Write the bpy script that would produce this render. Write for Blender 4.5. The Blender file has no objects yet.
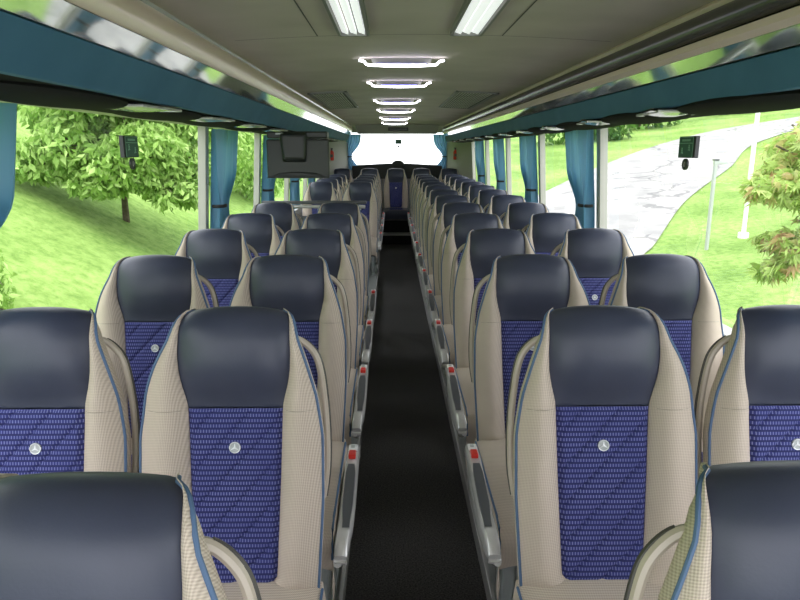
import bpy, math, random
from mathutils import Vector, Matrix
from math import sin, cos, pi, radians, sqrt, hypot
S = bpy.context.scene
COL = S.collection
# ------------------------------------------------------------------ camera, sky, exposure
F = 647.0
pitch = math.atan(150/F); yaw = math.atan(8.5*cos(pitch)/F)
cd = bpy.data.cameras.new('camera'); cam = bpy.data.objects.new('camera', cd); COL.objects.link(cam)
cam.location = (0, 0, 1.45)
cam.rotation_euler = (pi/2-pitch, radians(0.0), -yaw)
cd.sensor_width = 36; cd.lens = 36*F/800; cd.clip_start = .02; cd.clip_end = 400
S.camera = cam
W = bpy.data.worlds.new('sky'); S.world = W; W.use_nodes = True
wn = W.node_tree.nodes; wl = W.node_tree.links
bg = wn['Background']; bg.inputs[0].default_value = (.96, .97, 1.03, 1); bg.inputs[1].default_value = 2.3
sun = bpy.data.lights.new('sun', 'SUN'); sun.energy = 1.6; sun.angle = radians(30); sun.color = (1, .97, .9)
so = bpy.data.objects.new('sun', sun); COL.objects.link(so); so.rotation_euler = (radians(18), radians(16), 0)
S.view_settings.view_transform = 'Standard'; S.view_settings.look = 'None'
S.view_settings.exposure = 0.75; S.view_settings.gamma = 1; S.view_settings.use_curve_mapping = False
CZ = 1.45
random.seed(5)
# ------------------------------------------------------------------ materials
def mat(name, col, rough=.6, metal=0, spec=.5, emit=None, es=0, trans=0):
    m = bpy.data.materials.new(name); m.use_nodes = True
    b = m.node_tree.nodes['Principled BSDF']
    b.inputs['Base Color'].default_value = (*col, 1); b.inputs['Roughness'].default_value = rough
    b.inputs['Metallic'].default_value = metal; b.inputs['Specular IOR Level'].default_value = spec
    if emit: b.inputs['Emission Color'].default_value = (*emit, 1); b.inputs['Emission Strength'].default_value = es
    return m
def N(m, t, **k):
    n = m.node_tree.nodes.new(t)
    for a, v in k.items():
        if hasattr(n, a): setattr(n, a, v)
    return n
def L(m, a, b): m.node_tree.links.new(a, b)
def bsdf(m): return m.node_tree.nodes['Principled BSDF']
def math_(m, op, a, b=None, c=None):
    n = N(m, 'ShaderNodeMath'); n.operation = op
    for i, v in enumerate((a, b, c)):
        if v is None: continue
        if isinstance(v, (int, float)): n.inputs[i].default_value = v
        else: L(m, v, n.inputs[i])
    return n.outputs[0]
def noisy(m, c1, c2, scale, detail=4, coord='Object', bump=0, lo=.35, hi=.65, bscale=None):
    tc = N(m, 'ShaderNodeTexCoord'); nz = N(m, 'ShaderNodeTexNoise')
    nz.inputs['Scale'].default_value = scale; nz.inputs['Detail'].default_value = detail
    L(m, tc.outputs[coord], nz.inputs['Vector'])
    r = N(m, 'ShaderNodeValToRGB'); r.color_ramp.elements[0].color = (*c1, 1); r.color_ramp.elements[1].color = (*c2, 1)
    r.color_ramp.elements[0].position = lo; r.color_ramp.elements[1].position = hi
    L(m, nz.outputs['Fac'], r.inputs[0]); L(m, r.outputs[0], bsdf(m).inputs['Base Color'])
    if bump:
        n2 = N(m, 'ShaderNodeTexNoise'); n2.inputs['Scale'].default_value = bscale or scale; n2.inputs['Detail'].default_value = 6
        L(m, tc.outputs[coord], n2.inputs['Vector'])
        bp = N(m, 'ShaderNodeBump'); bp.inputs['Strength'].default_value = bump; bp.inputs['Distance'].default_value = .01
        L(m, n2.outputs['Fac'], bp.inputs['Height']); L(m, bp.outputs[0], bsdf(m).inputs['Normal'])
    return m
def mix(m, fac, a, b):
    n = N(m, 'ShaderNodeMix'); n.data_type = 'RGBA'
    for s, v in ((0, fac), (6, a), (7, b)):
        if isinstance(v, tuple): n.inputs[s].default_value = (*v, 1)
        elif isinstance(v, (int, float)): n.inputs[s].default_value = v
        else: L(m, v, n.inputs[s])
    return n.outputs[2]
def weave_beige():
    m = mat('beige weave', (.5, .45, .36), .85, spec=.2)
    tc = N(m, 'ShaderNodeTexCoord'); sp = N(m, 'ShaderNodeSeparateXYZ'); L(m, tc.outputs['Object'], sp.inputs[0])
    k = 2*pi/.0058
    a = math_(m, 'SINE', math_(m, 'MULTIPLY', math_(m, 'ADD', sp.outputs[0], sp.outputs[2]), k*.72))
    b = math_(m, 'SINE', math_(m, 'MULTIPLY', math_(m, 'SUBTRACT', math_(m, 'ADD', sp.outputs[2], math_(m, 'MULTIPLY', sp.outputs[1], .9)), sp.outputs[0]), k*.72))
    h = math_(m, 'MULTIPLY', a, b); h = math_(m, 'MULTIPLY_ADD', h, .5, .5)
    L(m, mix(m, h, (.40, .335, .275), (.66, .57, .48)), bsdf(m).inputs['Base Color'])
    bp = N(m, 'ShaderNodeBump'); bp.inputs['Strength'].default_value = .5; bp.inputs['Distance'].default_value = .0012
    L(m, h, bp.inputs['Height']); L(m, bp.outputs[0], bsdf(m).inputs['Normal'])
    return m
def weave_blue(zi=2):
    m = mat('blue patterned cloth', (.03, .04, .22), .85, spec=.2)
    tc = N(m, 'ShaderNodeTexCoord'); sp = N(m, 'ShaderNodeSeparateXYZ'); L(m, tc.outputs['Object'], sp.inputs[0])
    z = sp.outputs[1] if zi == 1 else math_(m, 'ADD', math_(m, 'MULTIPLY', sp.outputs[1], .22), math_(m, 'MULTIPLY', sp.outputs[2], .9755)); x = sp.outputs[0]
    rz = math_(m, 'MULTIPLY', z, 1/.0125)
    fz = math_(m, 'FRACT', rz); row = math_(m, 'FLOOR', rz)
    fx = math_(m, 'FRACT', math_(m, 'ADD', math_(m, 'MULTIPLY', x, 1/.0068), math_(m, 'MULTIPLY', row, .5)))
    dz = math_(m, 'LESS_THAN', math_(m, 'ABSOLUTE', math_(m, 'SUBTRACT', fz, .5)), .30)
    dx = math_(m, 'LESS_THAN', math_(m, 'ABSOLUTE', math_(m, 'SUBTRACT', fx, .5)), .15)
    d = math_(m, 'MULTIPLY', dx, dz)
    nz = N(m, 'ShaderNodeTexNoise'); nz.inputs['Scale'].default_value = 9; L(m, tc.outputs['Object'], nz.inputs['Vector'])
    d = math_(m, 'MULTIPLY', d, math_(m, 'ADD', nz.outputs['Fac'], .3))
    base = mix(m, dz, (.026, .030, .115), (.040, .047, .185))
    L(m, mix(m, d, base, (.22, .235, .45)), bsdf(m).inputs['Base Color'])
    bp = N(m, 'ShaderNodeBump'); bp.inputs['Strength'].default_value = .3; bp.inputs['Distance'].default_value = .001
    L(m, d, bp.inputs['Height']); L(m, bp.outputs[0], bsdf(m).inputs['Normal'])
    return m
M = {}
M['beige'] = weave_beige()
M['blue'] = weave_blue(2); M['blueh'] = weave_blue(1)
M['leather'] = noisy(mat('navy leather', (.03, .04, .07), .42, spec=.45), (.036, .042, .070), (.046, .053, .085), 6, bump=.03, bscale=260)
M['piping'] = mat('slate blue piping', (.07, .13, .24), .6)
M['shell'] = mat('taupe plastic shell', (.30, .27, .22), .5)
M['handle'] = mat('grey beige plastic', (.42, .365, .30), .38)
M['rubber'] = mat('dark rubber', (.06, .055, .05), .5)
M['silver'] = mat('satin silver plastic', (.62, .61, .60), .25, metal=.4)
M['charcoal'] = mat('charcoal plastic', (.075, .078, .085), .5)
M['red'] = mat('red plastic', (.65, .03, .02), .35)
M['white'] = mat('white plastic', (.8, .8, .8), .35)
M['badge'] = mat('silver badge', (.75, .77, .78), .3, metal=.3)
M['badgeg'] = mat('badge recess grey', (.42, .45, .45), .4)
M['pedestal'] = mat('grey green painted metal', (.30, .32, .31), .4, metal=.3)
M['carpet'] = noisy(mat('black carpet', (.01, .01, .01), .75, spec=.35), (.012, .0115, .011), (.075, .070, .066), 160, 5, bump=.6, bscale=300)
M['ceiling'] = noisy(mat('grey felt ceiling', (.3, .3, .29), .8, spec=.25), (.43, .375, .36), (.49, .43, .415), 3, 2)
M['seam'] = mat('dark seam', (.07, .07, .07), .8)
M['teal'] = noisy(mat('teal fabric fascia', (.02, .12, .17), .75), (.038, .125, .225), (.050, .15, .26), 5, 3)
M['mirror'] = mat('glossy smoked panel', (.55, .57, .55), .05, metal=.9)
M['pink'] = mat('champagne metallic trim', (.85, .69, .63), .33, metal=.3)
M['tube'] = mat('dark metallic rail', (.13, .125, .12), .25, metal=.7)
M['under'] = mat('black rack underside', (.022, .022, .022), .9, spec=.08)
M['lens'] = mat('clear grey lens', (.35, .37, .36), .15, metal=.2)
M['led'] = mat('led white', (1, 1, 1), .4, emit=(.93, .93, 1), es=8)
M['ledblue'] = mat('led blue', (.3, .3, 1), .4, emit=(.35, .3, 1), es=.5)
M['fluor'] = mat('lamp slat', (.8, .8, .8), .4, emit=(.95, 1, .98), es=.40)
M['frame'] = mat('pale grey frame', (.45, .45, .43), .45)
M['bezel'] = mat('lamp bezel grey', (.2, .2, .19), .5)
M['wall'] = mat('beige grey wall panel', (.42, .41, .37), .7)
M['pillar'] = mat('pale pillar trim', (.42, .41, .38), .5)
M['gasket'] = mat('black window gasket', (.02, .02, .02), .6)
M['sign'] = mat('dark green sign', (.006, .10, .055), .4)
M['signw'] = mat('pale green print', (.30, .55, .42), .5)
M['signb'] = mat('black sign edge', (.01, .01, .012), .4)
M['tv'] = mat('black monitor plastic', (.022, .024, .022), .42)
M['tv2'] = mat('dark grey monitor plastic', (.04, .043, .04), .5)
M['dark'] = mat('dark rear shelf', (.035, .038, .035), .7)
M['step'] = noisy(mat('grey step tread', (.07, .07, .07), .9), (.16, .16, .155), (.26, .26, .25), 120)
M['bark'] = noisy(mat('brown bark', (.1, .07, .05), .9), (.07, .05, .03), (.14, .11, .08), 12)
M['post'] = mat('galvanised post', (.45, .47, .46), .5, metal=.3)
M['post_w'] = mat('white post', (.8, .8, .78), .5)
# curtain
m = mat('teal curtain', (.10, .27, .42), .4, spec=.6); M['curtain'] = m
tr = N(m, 'ShaderNodeBsdfTranslucent'); tr.inputs[0].default_value = (.28, .55, .80, 1)
mx = N(m, 'ShaderNodeMixShader'); mx.inputs[0].default_value = .3
L(m, bsdf(m).outputs[0], mx.inputs[1]); L(m, tr.outputs[0], mx.inputs[2]); L(m, mx.outputs[0], m.node_tree.nodes['Material Output'].inputs[0])
# glass
m = mat('window glass', (1, 1, 1)); M['glass'] = m
tp = N(m, 'ShaderNodeBsdfTransparent'); tp.inputs[0].default_value = (.95, .97, .96, 1)
gl = N(m, 'ShaderNodeBsdfGlossy'); gl.inputs['Roughness'].default_value = .01
fr = N(m, 'ShaderNodeFresnel'); fr.inputs[0].default_value = 1.35
mx = N(m, 'ShaderNodeMixShader'); L(m, math_(m, 'MULTIPLY', fr.outputs[0], .15), mx.inputs[0])
L(m, tp.outputs[0], mx.inputs[1]); L(m, gl.outputs[0], mx.inputs[2]); L(m, mx.outputs[0], m.node_tree.nodes['Material Output'].inputs[0])
# leaves
def leafmat(name, cols, tl=.4):
    m = mat(name, cols[0], .6, spec=.3)
    g = N(m, 'ShaderNodeNewGeometry'); r = N(m, 'ShaderNodeValToRGB')
    while len(r.color_ramp.elements) < len(cols): r.color_ramp.elements.new(.5)
    for i, c in enumerate(cols):
        r.color_ramp.elements[i].position = i/(len(cols)-1); r.color_ramp.elements[i].color = (*c, 1)
    L(m, g.outputs['Random Per Island'], r.inputs[0]); L(m, r.outputs[0], bsdf(m).inputs['Base Color'])
    t = N(m, 'ShaderNodeBsdfTranslucent'); L(m, r.outputs[0], t.inputs[0])
    mx = N(m, 'ShaderNodeMixShader'); mx.inputs[0].default_value = tl
    L(m, bsdf(m).outputs[0], mx.inputs[1]); L(m, t.outputs[0], mx.inputs[2]); L(m, mx.outputs[0], m.node_tree.nodes['Material Output'].inputs[0])
    return m
M['leafA'] = leafmat('bright leaves', [(.15, .29, .05), (.32, .50, .12), (.52, .70, .25)])
M['leafB'] = leafmat('maple leaves', [(.28, .42, .09), (.44, .60, .16), (.54, .68, .24), (.48, .28, .15)])
M['leafC'] = leafmat('deep green leaves', [(.05, .12, .02), (.10, .22, .04), (.16, .30, .06)])
M['grass'] = mat('grass', (.2, .4, .06), .9, spec=.1)
m = M['grass']; tc = N(m, 'ShaderNodeTexCoord')
n1 = N(m, 'ShaderNodeTexNoise'); n1.inputs['Scale'].default_value = .45; n1.inputs['Detail'].default_value = 8
n2 = N(m, 'ShaderNodeTexNoise'); n2.inputs['Scale'].default_value = 7; n2.inputs['Detail'].default_value = 8; n2.inputs['Roughness'].default_value = .7
L(m, tc.outputs['Object'], n1.inputs[0]); L(m, tc.outputs['Object'], n2.inputs[0])
r1 = N(m, 'ShaderNodeValToRGB'); r1.color_ramp.elements[0].position = .35; r1.color_ramp.elements[1].position = .65
r1.color_ramp.elements[0].color = (.16, .27, .06, 1); r1.color_ramp.elements[1].color = (.29, .42, .12, 1)
L(m, n1.outputs[0], r1.inputs[0])
r2 = N(m, 'ShaderNodeValToRGB'); r2.color_ramp.elements[0].position = .35; r2.color_ramp.elements[1].position = .6
r2.color_ramp.elements[0].color = (.45, .55, .38, 1); r2.color_ramp.elements[1].color = (1, 1, 1, 1)
L(m, n2.outputs[0], r2.inputs[0])
mm = N(m, 'ShaderNodeMix'); mm.data_type = 'RGBA'; mm.blend_type = 'MULTIPLY'; mm.inputs[0].default_value = .8
L(m, r1.outputs[0], mm.inputs[6]); L(m, r2.outputs[0], mm.inputs[7]); L(m, mm.outputs[2], bsdf(m).inputs['Base Color'])
bp = N(m, 'ShaderNodeBump'); bp.inputs['Strength'].default_value = .6; bp.inputs['Distance'].default_value = .08
L(m, n2.outputs[0], bp.inputs['Height']); L(m, bp.outputs[0], bsdf(m).inputs['Normal'])
M['road'] = noisy(mat('worn pale asphalt', (.3, .3, .3), .9), (.22, .216, .21), (.32, .312, .30), 1.2, 6)
M['patch'] = noisy(mat('dark asphalt cracks', (.15, .15, .15), .9), (.15, .145, .14), (.36, .35, .34), 2.5, 8, lo=.42, hi=.52)

# ------------------------------------------------------------------ mesh helpers
class MB:
    def __init__(s): s.v = []; s.f = []
    def add(s, vs, fs):
        o = len(s.v); s.v += [tuple(p) for p in vs]; s.f += [tuple(i+o for i in f) for f in fs]; return s
    def box(s, a, b):
        x0, y0, z0 = a; x1, y1, z1 = b
        return s.add([(x0,y0,z0),(x1,y0,z0),(x1,y1,z0),(x0,y1,z0),(x0,y0,z1),(x1,y0,z1),(x1,y1,z1),(x0,y1,z1)],
                     [(0,3,2,1),(4,5,6,7),(0,1,5,4),(1,2,6,5),(2,3,7,6),(3,0,4,7)])
    def grid(s, rows, close=False):
        n = len(rows[0]); vs = [p for r in rows for p in r]; fs = []
        for i in range(len(rows)-1):
            for j in range(n-1 if not close else n):
                k = (j+1) % n
                fs.append((i*n+j, i*n+k, (i+1)*n+k, (i+1)*n+j))
        return s.add(vs, fs)
    def tube(s, pts, r, n=8, cap=True, flat=1.0, side=None):
        pts = [Vector(p) for p in pts]; rows = []
        rr = r if isinstance(r, (list, tuple)) else [r]*len(pts)
        for i, p in enumerate(pts):
            t = (pts[min(i+1, len(pts)-1)]-pts[max(i-1, 0)]).normalized()
            u = Vector(side) if side else (Vector((0,0,1)) if abs(t.z) < .9 else Vector((0,1,0)))
            a = t.cross(u).normalized(); b = a.cross(t)
            rows.append([p+a*rr[i]*cos(2*pi*k/n)+b*rr[i]*flat*sin(2*pi*k/n) for k in range(n)])
        s.grid(rows, True)
        if cap:
            o = len(s.v)-len(pts)*n
            s.f.append(tuple(o+k for k in range(n))[::-1]); s.f.append(tuple(len(s.v)-n+k for k in range(n)))
        return s
    def prism(s, prof, y0, y1):      # profile in x,z swept along y
        n = len(prof)
        s.add([(x, y0, z) for x, z in prof]+[(x, y1, z) for x, z in prof],
              [tuple(range(n))[::-1], tuple(range(n, 2*n))]+[(i, (i+1) % n, (i+1) % n+n, i+n) for i in range(n)])
        return s
    def ell(s, c, r, nu=14, nv=8):
        rows = []
        for i in range(nv+1):
            a = pi*i/nv
            rows.append([(c[0]+r[0]*sin(a)*cos(2*pi*j/nu), c[1]+r[1]*sin(a)*sin(2*pi*j/nu), c[2]+r[2]*cos(a)) for j in range(nu)])
        return s.grid(rows, True)
    def build(s, name, m, parent=None, smooth=True, bevel=0, kind=None, seg=2, loc=None):
        me = bpy.data.meshes.new(name); me.from_pydata(s.v, [], s.f); me.validate(); me.update()
        o = bpy.data.objects.new(name, me); COL.objects.link(o)
        if m: me.materials.append(m if not isinstance(m, str) else M[m])
        if smooth:
            for p in me.polygons: p.use_smooth = True
            try: me.set_sharp_from_angle(angle=radians(38))
            except Exception: pass
        if bevel:
            bv = o.modifiers.new('bevel', 'BEVEL'); bv.width = bevel; bv.segments = seg; bv.limit_method = 'ANGLE'; bv.angle_limit = radians(35)
        if parent: o.parent = parent
        if kind: o['kind'] = kind
        if loc: o.location = loc
        return o
def box(name, a, b, m, parent=None, **k): return MB().box(a, b).build(name, m, parent, **k)
def tag(o, label, cat, group=None):
    o['label'] = label; o['category'] = cat
    if group: o['group'] = group
    return o
def thing(name, label, cat, loc=(0,0,0), group=None):
    o = bpy.data.objects.new(name, None); COL.objects.link(o); o.location = loc; o.empty_display_size = .1
    return tag(o, label, cat, group)
def dup(root):
    r = root.copy(); COL.objects.link(r)
    for ch in list(root.children):
        c = ch.copy(); COL.objects.link(c); c.parent = r
        for g in list(ch.children):
            d = g.copy(); COL.objects.link(d); d.parent = c
    return r
def interp(tab, x):
    if x <= tab[0][0]: return tab[0][1]
    for (a, b), (c, d) in zip(tab, tab[1:]):
        if x <= c: t = (x-a)/(c-a); return b+(d-b)*t
    return tab[-1][1]
def smooth_tab(tab, x):
    return (interp(tab, x-.012)+2*interp(tab, x)+interp(tab, x+.012))/4 if x > .02 else interp(tab, x)
def sstep(a, b, x):
    t = max(0, min(1, (x-a)/(b-a))); return t*t*(3-2*t)

# ------------------------------------------------------------------ structure: ground outside
def H(x, y):
    if x > 0:
        w = sstep(.08, .15, x/max(y, .1)) if y > 0 else 1
        R = hypot(x, y*.6)
        r = .17*max(0, R-9)
        return -1.2+w*r-(1-w)*.12*max(0, y-13)
    w = sstep(.05, .12, -x/max(y, .1)) if y > 0 else 1
    return -1.2+w*.55*max(0, -x-1.9)-(1-w)*.12*max(0, y-13)
xs = [-30+i*1.0 for i in range(20)]+[-10+i*.4 for i in range(50)]+[10+i*1.0 for i in range(61)]
ys = [-6+i*.5 for i in range(72)]+[30+i*1.2 for i in range(51)]
MB().grid([[(x, y, H(x, y)+(.04*sin(x*2.1+y*.7)*sin(y*1.3) if x < -2.5 else 0)) for x in xs] for y in ys]).build('ground', 'grass', kind='structure')
up = [(1.6, 18.6), (2.6, 19.8), (3.48, 20.87), (4.42, 22.4), (5.51, 23.92), (9.44, 29.78), (14.66, 36.14), (20.11, 40.68), (26.27, 42.85), (34, 45), (44, 47)]
lo = [(1.7, 5.5), (2.3, 7.2), (3.14, 9.39), (5.57, 14.26), (6.41, 15.58), (8.7, 19.53), (10.45, 22.07), (13.39, 25.94), (18.5, 33.0), (27.03, 38.4), (46, 42)]
def poly_at(pl, t):
    t *= len(pl)-1; i = min(int(t), len(pl)-2); f = t-i
    p0 = pl[max(i-1, 0)]; p1 = pl[i]; p2 = pl[i+1]; p3 = pl[min(i+2, len(pl)-1)]
    return tuple(.5*((2*b)+(c-a)*f+(2*a-5*b+4*c-d)*f*f+(3*b-a-3*c+d)*f**3) for a, b, c, d in zip(p0, p1, p2, p3))
rows = []
for i in range(121):
    a = poly_at(up, i/120); b = poly_at(lo, i/120)
    rows.append([(a[0]+(b[0]-a[0])*j/24, a[1]+(b[1]-a[1])*j/24, 0) for j in range(25)])
rows = [[(x, y, H(x, y)+.035) for x, y, z in r] for r in rows]
road = MB().grid(rows).build('road', 'road', kind='structure')
# worn patches of the road surface: material variation lives on the road itself
m = M['road']; tc = N(m, 'ShaderNodeTexCoord'); v = N(m, 'ShaderNodeTexVoronoi'); v.feature = 'DISTANCE_TO_EDGE'; v.inputs['Scale'].default_value = .5
nd = N(m, 'ShaderNodeTexNoise'); nd.inputs['Scale'].default_value = .8; nd.inputs['Detail'].default_value = 5
ad = N(m, 'ShaderNodeVectorMath'); ad.operation = 'ADD'; L(m, tc.outputs['Object'], ad.inputs[0]); L(m, nd.outputs['Color'], ad.inputs[1]); L(m, tc.outputs['Object'], nd.inputs[0])
L(m, ad.outputs[0], v.inputs['Vector'])
crack = math_(m, 'LESS_THAN', v.outputs['Distance'], .022)
nm = N(m, 'ShaderNodeTexNoise'); nm.inputs['Scale'].default_value = .28; L(m, tc.outputs['Object'], nm.inputs[0])
crack = math_(m, 'MULTIPLY', crack, math_(m, 'GREATER_THAN', nm.outputs['Fac'], .53))
src = bsdf(m).inputs['Base Color'].links[0].from_socket
L(m, mix(m, math_(m, 'MULTIPLY', crack, .6), src, (.08, .08, .08)), bsdf(m).inputs['Base Color'])

# ------------------------------------------------------------------ structure: coach body
Y0, Y1 = -1.6, 11.95
def wx(side, Z):   # inner wall x at relative height Z (leaning inwards upwards)
    return (-1.10-(.13-Z)*.065) if side < 0 else (1.245+(.13-Z)*.065)
GZ = {-1: [Y0, 1.75, 4.02, 5.64, 7.26, 8.86, 10.4], 1: [Y0, 1.75, 4.02, 5.64, 7.26, 8.86, 10.4]}
box('floor', (-1.15, Y0, -.06), (1.30, Y1, 0), 'carpet', kind='structure', smooth=False)
for s, nm_, x0, x1 in ((-1, 'trim_1', wx(-1, -1.4)+.01, -.165), (1, 'trim_2', .318, wx(1, -1.4)-.01)):
    box(nm_, (x0, Y0, 0), (x1, 10.15, .055), 'pedestal', kind='structure', bevel=.006)
for i, (xa, xb) in enumerate(((-.172, -.158), (.311, .325))):
    box('trim_%d' % (3+i), (xa, Y0, .0), (xb, 10.15, .075), 'silver', kind='structure', bevel=.003)
SILL = -.70; TOP = .135
wn_i = 1; tr_i = 5
for s in (-1, 1):
    side = 'left' if s < 0 else 'right'
    xa = wx(s, -1.5); xb = wx(s, SILL)
    p = MB().prism([(xa, -.06), (xb, CZ+SILL), (xb+s*.07, CZ+SILL), (xa+s*.07, -.06)], Y0, Y1)
    p.build('wall_%s' % side, 'wall', kind='structure', smooth=False)
    # upper wall above the windows, behind the rack
    xt = wx(s, TOP)
    MB().prism([(xt, CZ+TOP+.005), (xt, CZ+.42), (xt+s*.08, CZ+.42), (xt+s*.08, CZ+TOP+.005)], Y0, Y1).build('wall_%s_upper' % side, 'wall', kind='structure', smooth=False)
    # sill rail
    MB().prism([(xb-s*.03, CZ+SILL-.05), (xb-s*.03, CZ+SILL+.012), (xb+s*.02, CZ+SILL+.012), (xb+s*.02, CZ+SILL-.05)], Y0, 10.3).build('trim_%d' % tr_i, 'frame', kind='structure', bevel=.005); tr_i += 1
    g = GZ[s]
    for a, b in zip(g, g[1:]):
        q = MB(); e = .030*s
        x_lo, x_hi = wx(s, SILL)+e, wx(s, TOP)+e
        q.add([(x_lo, a+.05, CZ+SILL), (x_lo, b-.05, CZ+SILL), (x_hi, b-.05, CZ+TOP), (x_hi, a+.05, CZ+TOP)], [(0, 1, 2, 3)])
        q.build('window_%d' % wn_i, 'glass', kind='structure', smooth=False); wn_i += 1
    for py in g[1:]:
        for dy0, dy1, mm_, off in ((-.045, .025, 'pillar', 0), (.025, .04, 'gasket', .012)):
            xl, xh = wx(s, SILL)+s*off, wx(s, TOP)+s*off
            MB().add([(xl, py+dy0, CZ+SILL), (xl, py+dy1, CZ+SILL), (xh, py+dy1, CZ+TOP+.02), (xh, py+dy0, CZ+TOP+.02),
                      (xl+s*.045, py+dy0, CZ+SILL), (xl+s*.045, py+dy1, CZ+SILL), (xh+s*.045, py+dy1, CZ+TOP+.02), (xh+s*.045, py+dy0, CZ+TOP+.02)],
                     [(0,1,2,3),(7,6,5,4),(0,4,5,1),(1,5,6,2),(2,6,7,3),(3,7,4,0)]).build('trim_%d' % tr_i, mm_, kind='structure', smooth=False); tr_i += 1
# ceiling
XL, XR = -.68, .92
cl = MB()
def ceil_z(x): t = (x-.12)/.8; return CZ+.405+.03*(1-t*t)
rows = [[(x, y, ceil_z(x)) for x in [XL-.45+(XR-XL+.8)*i/24 for i in range(25)]] for y in (Y0, 2, 5, 8, Y1)]
cl.grid(rows); cl.grid([[(x, y, z+.05) for x, y, z in r][::-1] for r in rows])
cl.build('ceiling', 'ceiling', kind='structure')
def cz(x): return ceil_z(x)
for i, (xa, ya, xb, yb) in enumerate(((-.285, Y0, -.28, 2.65), (.425, Y0, .43, 2.65), (-.6, 2.65, .85, 2.655), (-.6, 4.9, .85, 4.905))):
    q = MB(); n = 12
    q.grid([[(xa+(xb-xa)*j/n, y, cz(xa+(xb-xa)*j/n)-.002) for j in range(n+1)] for y in (ya, yb)])
    q.grid([[(xa+(xb-xa)*j/n, y, cz(xa+(xb-xa)*j/n)+.004) for j in range(n+1)] for y in (yb, ya)])
    q.build('trim_%d' % (tr_i+i), 'seam', kind='structure', smooth=False)
tr_i += 4
# rear wall
cx = .10
q = MB()
zt, zb = CZ+.30, CZ-.26
for a, b in (((-1.2, 11.95, -.06), (1.35, 12.0, zb)), ((-1.2, 11.95, zt), (1.35, 12.0, CZ+.46)),
             ((-1.2, 11.95, zb), (-.74, 12.0, zt)), ((.95, 11.95, zb), (1.35, 12.0, zt))): q.box(a, b)
q.build('wall_back', 'wall', kind='structure', smooth=False)
MB().add([(-.74, 11.97, zb), (.95, 11.97, zb), (.95, 11.97, zt), (-.74, 11.97, zt)], [(0,1,2,3)]).build('window_%d' % wn_i, 'glass', kind='structure', smooth=False)
# sloping corner panels
MB().add([(-1.14, 10.36, CZ+.14), (-.76, 11.93, CZ+.14), (-.76, 11.93, .6), (-1.2, 10.36, .6), (-1.17, 10.38, CZ+.14), (-.79, 11.95, CZ+.14), (-.79, 11.95, .6), (-1.2, 10.38, .6)],
         [(0,1,2,3),(7,6,5,4),(0,4,5,1),(1,5,6,2),(2,6,7,3),(3,7,4,0)]).build('trim_%d' % tr_i, 'wall', kind='structure', smooth=False); tr_i += 1
MB().add([(1.26, 10.36, CZ+.14), (.97, 11.93, CZ+.14), (.97, 11.93, .6), (1.32, 10.36, .6), (1.29, 10.38, CZ+.14), (1.0, 11.95, CZ+.14), (1.0, 11.95, .6), (1.33, 10.38, .6)],
         [(0,1,2,3),(7,6,5,4),(0,4,5,1),(1,5,6,2),(2,6,7,3),(3,7,4,0)]).build('trim_%d' % tr_i, 'wall', kind='structure', smooth=False); tr_i += 1
# rear shelf with curved top and header panel
pr = [(-.7, CZ-.50), (.9, CZ-.50)]+[(.9-1.6*i/16, CZ-.235+.045*(abs(i-8)/8)**2*-1) for i in range(17)]
MB().prism(pr, 11.75, 11.94).build('trim_%d' % tr_i, 'dark', kind='structure'); tr_i += 1
MB().add([(-.62, 11.3, CZ+.42), (.82, 11.3, CZ+.42), (.78, 11.45, CZ+.27), (-.58, 11.45, CZ+.27), (-.62, 11.6, CZ+.42), (.82, 11.6, CZ+.42), (.78, 11.6, CZ+.27), (-.58, 11.6, CZ+.27)],
         [(0,1,2,3),(7,6,5,4),(0,4,5,1),(1,5,6,2),(2,6,7,3),(3,7,4,0)]).build('trim_%d' % tr_i, 'pillar', kind='structure', bevel=.01); tr_i += 1
# steps and rear platform
box('stairs', (-.17, 10.15, 0), (.33, 10.9, .15), 'step', kind='structure', bevel=.008)
box('trim_%d' % tr_i, (-.17, 10.13, .0), (.33, 10.15, .135), 'under', kind='structure', smooth=False); tr_i += 1
box('floor_rear', (-1.15, 10.9, 0), (1.3, 11.94, .34), 'carpet', kind='structure', smooth=False)
box('floor_rear_left', (-1.15, 10.15, 0), (-.17, 10.9, .15), 'carpet', kind='structure', smooth=False)
box('floor_rear_right', (.33, 10.15, 0), (1.3, 10.9, .15), 'carpet', kind='structure', smooth=False)

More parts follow.
